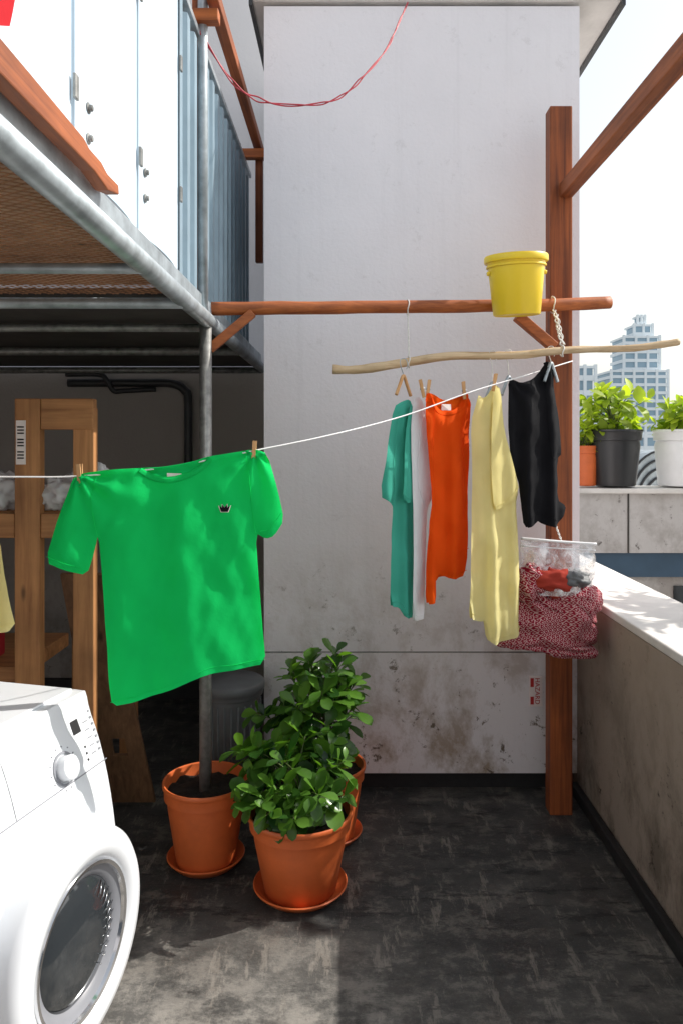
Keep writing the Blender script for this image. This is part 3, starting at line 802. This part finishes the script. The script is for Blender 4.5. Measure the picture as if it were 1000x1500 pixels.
# ------------------------------------------------------------------ pots + plants
def pot(name, c, r_top, r_bot, h, mat='terra', saucer=True):
    e = empty(name); x, y, z = c
    rh = h * .2
    prof = [(0, .01), (r_bot - .01, .01), (r_bot, .016), (r_bot + (r_top - r_bot) * .62, h - rh - .03), (r_top * .88, h - rh), (r_top * .885, h - rh + .003), (r_top * .955, h - rh + .005), (r_top * .965, h - .024), (r_top * .975, h - .02), (r_top, h - .016), (r_top, h - .003), (r_top * .985, h), (r_top * .94, h - .003), (r_top * .9, h - .05), (r_top * .85, h - .07)]
    lathe("body", prof, (x, y, z), mat, e)
    if saucer:
        rs = r_bot * 1.28
        lathe("saucer", [(0, .003), (rs * .82, .002), (rs, .028), (rs + .004, .034), (rs, .037), (rs * .96, .032), (rs * .8, .009), (0, .008)], (x, y, z), mat, e)
    vs, fs = [], []; ns = 40
    rr = r_top * .9
    for j in range(9):
        for i in range(ns):
            a = 2 * math.pi * i / ns; q = rr * j / 8
            vs.append((x + q * math.cos(a), y + q * math.sin(a), z + h - .04 + .016 * noise.noise(Vector((q * 30 * math.cos(a), q * 30 * math.sin(a), x)))))
    for j in range(8):
        for i in range(ns):
            a = j * ns + i; b = j * ns + (i + 1) % ns; fs.append((a, b, b + ns, a + ns))
    obj("soil", vs, fs, 'soil', True, e)
    return e

def add_leaf(V, F, T, base, d, up, L, W, curl, tint, shape='obo'):
    d = d.normalized(); s = d.cross(up)
    if s.length < 1e-3: s = Vector((1, 0, 0))
    s.normalize(); u = s.cross(d).normalized()
    ws = (.10, .12, .55, .88, 1.0, .72, .05) if shape == 'obo' else (.08, .5, .95, 1.0, .75, .4, .03)
    ts = (0, .14, .35, .55, .75, .9, 1.0)
    o = len(V)
    for t, w in zip(ts, ws):
        c = base + d * L * t - u * (curl * L * t * t)
        V.append(c + s * W * w * .5 + u * W * .13 * w); V.append(c); V.append(c - s * W * w * .5 + u * W * .13 * w)
    for i in range(6):
        a = o + i * 3
        F.append((a, a + 3, a + 4, a + 1)); F.append((a + 1, a + 4, a + 5, a + 2)); T.extend([tint, tint])

def plant(name, base, center, rad, nb, L, W, mat, par=None, nper=8, shape='obo', seed=1, stemk=1.0, stemmat='stem'):
    rnd = random.Random(seed); e = empty(name); base = Vector(base); center = Vector(center)
    V, F, T = [], [], []; SV = []
    for b in range(nb):
        while True:
            q = Vector((rnd.uniform(-1, 1), rnd.uniform(-1, 1), rnd.uniform(-1, 1)))
            if .25 < q.length < 1: break
        q = q.normalized() * (q.length ** .5)
        q *= 1 + .4 * noise.noise(q * 2 + Vector((seed, 0, 0)))
        tip = center + Vector((q.x * rad[0], q.y * rad[1], q.z * rad[2]))
        st = base + Vector((rnd.uniform(-.03, .03), rnd.uniform(-.03, .03), 0))
        mid = st.lerp(tip, .5) + Vector((0, 0, .03)) - Vector((tip.x - st.x, tip.y - st.y, 0)) * .2
        P = interp([st, mid, tip], 6)
        SV.append(P)
        dirn = (P[-1] - P[-3]).normalized()
        n = nper + rnd.randint(-2, 2)
        bt = rnd.gauss(0, .15)
        for k in range(n):
            back = (k / n) * .075 * (L / .08)
            pos = tip - dirn * back
            an = k * 2.4 + rnd.uniform(-.3, .3)
            a1 = dirn.orthogonal().normalized(); a2 = dirn.cross(a1)
            out = a1 * math.cos(an) + a2 * math.sin(an)
            el = .25 + .7 * (1 - k / n)
            dd = out * 1.0 + dirn * el * .8 + Vector((0, 0, .15))
            ll = L * rnd.uniform(.6, 1.2) * (.6 + .4 * min(1, k / 3 + .2))
            add_leaf(V, F, T, pos, dd, Vector((0, 0, 1)) + dirn * .4 + Vector((rnd.uniform(-.45, .45), rnd.uniform(-.45, .45), 0)), ll, W * ll / L * rnd.uniform(.8, 1.15), rnd.uniform(.0, .4), min(1, max(0, rnd.gauss(.42, .25) + bt + (.3 if k < 3 else 0))), shape)
    o = obj("foliage", V, F, mat, True, e)
    at = o.data.attributes.new("tint", 'FLOAT', 'FACE'); at.data.foreach_set("value", T)
    vs, fs = [], []
    for P in SV:
        for i in range(len(P) - 1):
            a, b = P[i], P[i + 1]; r0 = .0045 * (1 - .6 * i / len(P)) * (L / .08) * stemk; o_ = len(vs)
            for p_ in (a, b):
                for k in range(5):
                    an = 2 * math.pi * k / 5; vs.append(p_ + Vector((math.cos(an) * r0, math.sin(an) * r0, 0)))
            for k in range(5): fs.append((o_ + k, o_ + (k + 1) % 5, o_ + 5 + (k + 1) % 5, o_ + 5 + k))
    obj("stems", vs, fs, stemmat, True, e)
    return e

pot("terracotta_pot", (-.543, 2.876, 0), .164, .112, .318)
pot("terracotta_pot", (-.171, 2.69, 0), .189, .128, .295)
pot("terracotta_pot", (-.085, 3.06, 0), .156, .108, .30)
plant("potted_shrub", (-.171, 2.69, .26), (-.222, 2.64, .435), (.22, .17, .13), 36, .100, .056, 'leaf', nper=8, seed=3)
plant("potted_shrub", (-.12, 3.05, .27), (-.130, 3.00, .51), (.20, .17, .245), 54, .097, .054, 'leaf', nper=8, seed=11)

pot("terracotta_pot", (1.77, 5.62, 1.276), .10, .08, .31, 'terra', False)
pot("black_plant_pot", (1.985, 5.62, 1.276), .205, .155, .43, 'blackplastic', False)
pot("white_plant_pot", (2.50, 5.62, 1.276), .215, .175, .43, 'whiteplastic', False)
plant("ledge_plant", (1.985, 5.62, 1.64), (1.98, 5.6, 1.84), (.32, .22, .20), 34, .13, .08, 'leaf2', nper=6, shape='ov', seed=21)
plant("ledge_plant", (2.50, 5.62, 1.64), (2.46, 5.6, 1.80), (.28, .2, .14), 28, .12, .07, 'leaf2', nper=6, shape='ov', seed=22)
plant("ledge_plant", (1.77, 5.62, 1.52), (1.76, 5.6, 1.68), (.16, .14, .17), 18, .10, .055, 'leaf2', nper=6, shape='ov', seed=23)

# out-of-frame tree added beside the terrace; crown shaped to shade and dapple the floor
st = plant("added_shade_tree", (3.15, 3.45, .6), (3.15, 3.36, 1.93), (.80, .38, .72), 105, .17, .085, 'leaf3', nper=7, shape='ov', seed=31, stemk=1.3, stemmat='bark')
tube("added_tree_trunk", interp([(3.3, 3.7, -15), (3.35, 3.65, -10), (3.2, 3.6, -5), (3.25, 3.5, -1), (3.15, 3.45, .62), (3.12, 3.42, 1.5), (3.15, 3.38, 2.2)], 6), [.26 - .24 * i / 36 for i in range(37)], 'bark', st, 14, True, True, .3)

# ------------------------------------------------------------------ wooden shelf on the left
sh = empty("wooden_shelf")
box("post_left", -1.288, -1.19, 2.90, 2.95, 0, 1.775, 'pine', sh, .004)
box("post_right", -1.066, -.985, 2.91, 2.96, 0, 1.74, 'pine', sh, .004)
box("top_rail", -1.189, -.987, 2.905, 2.955, 1.655, 1.775, 'pinex', sh, .004)
box("post_rear_left", -1.288, -1.20, 3.50, 3.55, 0, 1.44, 'pine', sh, .004)
box("post_rear_right", -1.066, -.99, 3.50, 3.55, 0, 1.34, 'pine', sh, .004)
box("shelf_board", -2.2, -1.067, 2.955, 3.50, 1.245, 1.335, 'pinex', sh, .004)
box("shelf_front", -1.189, -1.067, 2.905, 2.95, 1.235, 1.33, 'pinex', sh, .004)
box("shelf_front_left", -2.2, -1.29, 2.905, 2.95, 1.235, 1.33, 'pinex', sh, .004)
box("low_board", -2.2, -1.3, 2.96, 3.50, .66, .72, 'pinex', sh, .004)
box("label", -1.280, -1.243, 2.8955, 2.8985, 1.52, 1.69, 'label', sh)
boxes("label_text", [(-1.274, -1.249, 2.8935, 2.895, 1.53 + i * .012, 1.535 + i * .012) for i in range(12) if i % 4] , 'blackcloth', sh)

cl = empty("folded_white_cloths")
blob("cloth_a", (-1.14, 2.99, 1.40), (.075, .07, .065), 'white', cl, 1, .5, floor=1.337)
blob("cloth_b", (-1.38, 2.99, 1.405), (.09, .07, .07), 'white', cl, 5, .5, floor=1.337)
blob("cloth_c", (-1.23, 2.96, 1.385), (.06, .035, .055), 'white', cl, 9, .5, floor=1.337)
blob("cloth_d", (-1.04, 3.05, 1.43), (.085, .08, .10), 'white', cl, 13, .25, floor=1.337)

rc = empty("red_crate")
boxes("sides", [(-1.80, -1.43, 2.98, 3.14, .722, .97)], 'redplastic', rc, .01)
boxes("ribs", [(-1.805, -1.426, 2.97, 2.979, .76 + i * .07, .775 + i * .07) for i in range(3)], 'redplastic', rc)

a0, a1 = Vector((-1.10, 3.35, 0)), Vector((-.86, 3.35, 0)); t0, t1 = Vector((-1.165, 3.04, 1.07)), Vector((-.985, 3.04, 1.07))
def bil(s, t): return a0.lerp(a1, s).lerp(t0.lerp(t1, s), t)
S = [0, .4, .68, 1]; T_ = [0, .22, .30, 1]; vs = []; th = Vector((0, .018, .005))
for tt in T_:
    for s in S: vs.append(bil(s, tt))
vs += [v + th for v in vs]
fs = []
for j in range(3):
    for i in range(3):
        if i == 1 and j == 1: continue
        a = j * 4 + i; fs += [(a, a + 1, a + 5, a + 4), (a + 16, a + 20, a + 21, a + 17)]
def wl(a, b): fs.append((a, b, b + 16, a + 16))
for i in range(3): wl(i, i + 1); wl(12 + i, 13 + i)
for j in range(3): wl(j * 4, j * 4 + 4); wl(j * 4 + 3, j * 4 + 7)
wl(5, 6); wl(9, 10); wl(5, 9); wl(6, 10)
obj("plywood_board", vs, fs, 'oldwood')

tb = empty("grey_trash_bin")
lathe("body", [(0, .005), (.098, .005), (.102, .01), (.122, .52), (.132, .525), (.135, .545), (.14, .55), (.14, .575), (.13, .585), (0, .60)], (-.50, 3.24, 0), 'greyplastic', tb)
for i in range(26):
    a = 2 * math.pi * i / 26
    tube("rib_%d" % i, [(-.50 + .104 * math.cos(a), 3.24 + .104 * math.sin(a), .03), (-.50 + .122 * math.cos(a), 3.24 + .122 * math.sin(a), .50)], .005, 'greyplastic', tb, 6)

tube("conduit_pipe", interp([(-1.75, 4.70, 1.98), (-1.3, 4.70, 1.98), (-1.10, 4.70, 1.975), (-1.02, 4.70, 1.93), (-1.0, 4.70, 1.84), (-1.0, 4.70, 1.2), (-1.0, 4.70, .3)], 8), .026, 'darkmetal', None, 12)
tube("conduit_pipe", interp([(-1.75, 4.66, 2.03), (-1.55, 4.66, 2.03), (-1.5, 4.66, 2.0), (-1.46, 4.68, 1.93), (-1.4, 4.69, 1.93), (-1.2, 4.69, 1.94)], 8), .016, 'darkmetal', None, 12)

rp = [(0, 0), (9, 0), (9, 40), (8, 70, 1), (4, 60, 1), (0, 66, 1)]
garment("red_cloth", rp, rp, (0, 0), .0035, (-.545, .93, 2.47), 'red', 8.0, .004, .004, 60, 4, step=.006)

# ------------------------------------------------------------------ washing machine
wm = empty("washing_machine")
ang = R(-15)
Rz = Matrix.Rotation(ang, 3, 'Z')
corner = Vector((-.795, 2.30, 0))
def wmp(x, y, z):
    return corner + Rz @ Vector((x, y, z))
def front_x(z):
    if z > .80: return -.012 * ((z - .80) / .05) ** 2 + .012
    return .012 + .125 * (1 - math.exp(-(.80 - z) / .26))
sec = [(-.55, 0.02), (-.55, .83), (-.545, .845), (-.53, .85), (-.03, .85)]
zs = [.849, .843, .83, .81, .78, .74, .70, .65, .60, .55, .50, .45, .40, .3, .2, .1, .03]
sec += [(front_x(z) - .004, z) for z in zs]
ylist = [0, -.004, -.012, -.03, -.57, -.588, -.596, -.60]
ins = [.012, .005, .0015, 0, 0, .0015, .005, .012]
vs, fs = [], []
for y, i_ in zip(ylist, ins):
    for (x, z) in sec:
        cx = -.25; cz = .42
        vs.append(wmp(x - math.copysign(i_, x - cx), y, z - math.copysign(i_, z - cz)))
n = len(sec)
for j in range(len(ylist) - 1):
    for i in range(n):
        a = j * n + i; b = j * n + (i + 1) % n; fs.append((a, b, b + n, a + n))
fs += [tuple(reversed(range(n))), tuple(range((len(ylist) - 1) * n, len(ylist) * n))]
o = obj("cabinet", vs, fs, 'appliance', True, wm); md = o.modifiers.new("es", 'EDGE_SPLIT'); md.split_angle = R(40)
vs = [wmp(x, y, z) for x in (-.52, -.035) for y in (-.03, -.57) for z in (.851, .858)]
obj("top_plate", vs, BF, 'appliance', False, wm, .004)
def strip_front(nm, pts, r_, mat):
    P = interp([(y, z, 0) for y, z in pts], 8)
    tube(nm, [wmp(front_x(p.y) - .004, p.x, p.y) for p in P], r_, mat, wm, 6)
strip_front("panel_seam", [(-.002, .645), (-.2, .645), (-.598, .645)], .0018, 'appl_grey')
strip_front("drawer_seam", [(-.40, .645), (-.40, .70), (-.40, .80), (-.41, .815), (-.50, .815), (-.585, .815)], .0014, 'appl_grey')
def nrm_at(z):
    dx = front_x(z + .01) - front_x(z - .01); t = Vector((dx, 0, .02)).normalized(); nn = Vector((t.z, 0, -t.x)); return Rz @ nn
def disc(nm, y, z, prof, mat, lift=0):
    nn = nrm_at(z); rot = nn.to_track_quat('Z', 'Y').to_matrix()
    return lathe(nm, prof, wmp(front_x(z) - .004, y, z) + nn * lift, mat, wm, 48, rot)
dyl, dzl = -.190, .690
disc("dial_ring", dyl, dzl, [(.046, 0), (.046, .003), (.040, .004)], 'appl_grey')
disc("program_dial", dyl, dzl, [(0, .030), (.028, .030), (.033, .027), (.035, .0)], 'appliance')
for i in range(14):
    a = 2 * math.pi * i / 14
    disc("dial_mark_%d" % i, dyl + .056 * math.cos(a), dzl + .056 * math.sin(a), [(0, .002), (.002, .002), (.002, 0)], 'appl_grey')
def fpatch(nm, y0, y1, z0, z1, mat, lift=.002):
    vs = [wmp(front_x(z) - .004 + l, y, z) for l in (-.002, lift) for y in (y0, y1) for z in (z0, z1)]
    obj(nm, vs, BF, mat, False, wm, .0008)
fpatch("display", -.115, -.08, .752, .788, 'blackplastic')
for i in range(7): fpatch("button_%d" % i, -.018, -.028, .68 + i * .018, .686 + i * .018, 'appl_grey')
for i in range(5): fpatch("legend_%d" % i, -.040, -.062, .68 + i * .022, .683 + i * .022, 'appl_grey', .001)
for i in range(3): fpatch("led_%d" % i, -.080, -.086, .67 + i * .018, .676 + i * .018, 'blackplastic', .002)
dz, dy = .285, -.285
nn = Rz @ Vector((1, 0, .0)); rot = nn.to_track_quat('Z', 'Y').to_matrix(); dc = wmp(.145, dy, dz)
lathe("door_ring", [(.280, -.07), (.284, .010), (.278, .030), (.262, .045), (.235, .050), (.215, .046), (.200, .034), (.195, .018)], dc, 'appliance', wm, 72, rot)
lathe("chrome_trim", [(.200, .034), (.196, .042), (.186, .040), (.180, .026)], dc, 'chrome', wm, 72, rot)
lathe("grey_inner_ring", [(.187, .034), (.172, .026), (.156, .018), (.150, .008)], dc, 'appl_grey', wm, 72, rot)
lathe("glass_bowl", [(.156, .016), (.140, .028), (.10, .038), (.05, .044), (0, .046)], dc, 'glass', wm, 72, rot)
for i in range(11):
    a = -.9 + i * .18
    tube("drum_rib_%d" % i, [dc + rot @ Vector((.11 * math.cos(a) * .9, .11 * math.sin(a) * 1.1, .044)), dc + rot @ Vector((.148 * math.cos(a), .148 * math.sin(a), .027))], .0018, 'chrome', wm, 6)
for yy in (-.06, -.54):
    for xx in (-.5, .04):
        lathe("foot", [(0, 0), (.022, 0), (.022, .028), (0, .028)], wmp(xx, yy, 0), 'blackplastic', wm, 16)

# ------------------------------------------------------------------ light, sky, camera
AZ, EL = R(14), R(40)
to_sun = Vector((math.cos(EL) * math.cos(AZ), math.cos(EL) * math.sin(AZ), math.sin(EL))).normalized()
sd = bpy.data.lights.new("sun", 'SUN'); sd.energy = 5; sd.angle = R(.5); sd.color = (1, .95, .87)
so = link(bpy.data.objects.new("sun", sd)); so.rotation_euler = to_sun.to_track_quat('Z', 'Y').to_euler(); so.location = (5, 3, 6)
w = bpy.data.worlds.new("World"); scene.world = w; w.use_nodes = True
nt = w.node_tree; bg = nt.nodes["Background"]; sk = nt.nodes.new("ShaderNodeTexSky"); sk.sky_type = 'NISHITA'
sk.sun_disc = False; sk.sun_elevation = EL; sk.sun_rotation = math.atan2(to_sun.x, to_sun.y)
sk.air_density = 1.7; sk.dust_density = 2.0; sk.ozone_density = 2.0
hz = nt.nodes.new("ShaderNodeHueSaturation"); hz.inputs["Saturation"].default_value = .28; hz.inputs["Value"].default_value = 1.3   # thin bright haze
nt.links.new(sk.outputs[0], hz.inputs["Color"]); nt.links.new(hz.outputs[0], bg.inputs[0]); bg.inputs[1].default_value = .15

cam = bpy.data.cameras.new("camera"); co = link(bpy.data.objects.new("camera", cam)); scene.camera = co
co.location = (0, 0, 1.6); co.rotation_euler = (R(90), 0, 0)
cam.sensor_width = 36; cam.lens = 26.4; cam.shift_y = -100 / 1500; cam.shift_x = -10 / 1500
cam.clip_start = .05; cam.clip_end = 8000
scene.view_settings.view_transform = 'Standard'; scene.view_settings.look = 'None'; scene.view_settings.exposure = 0
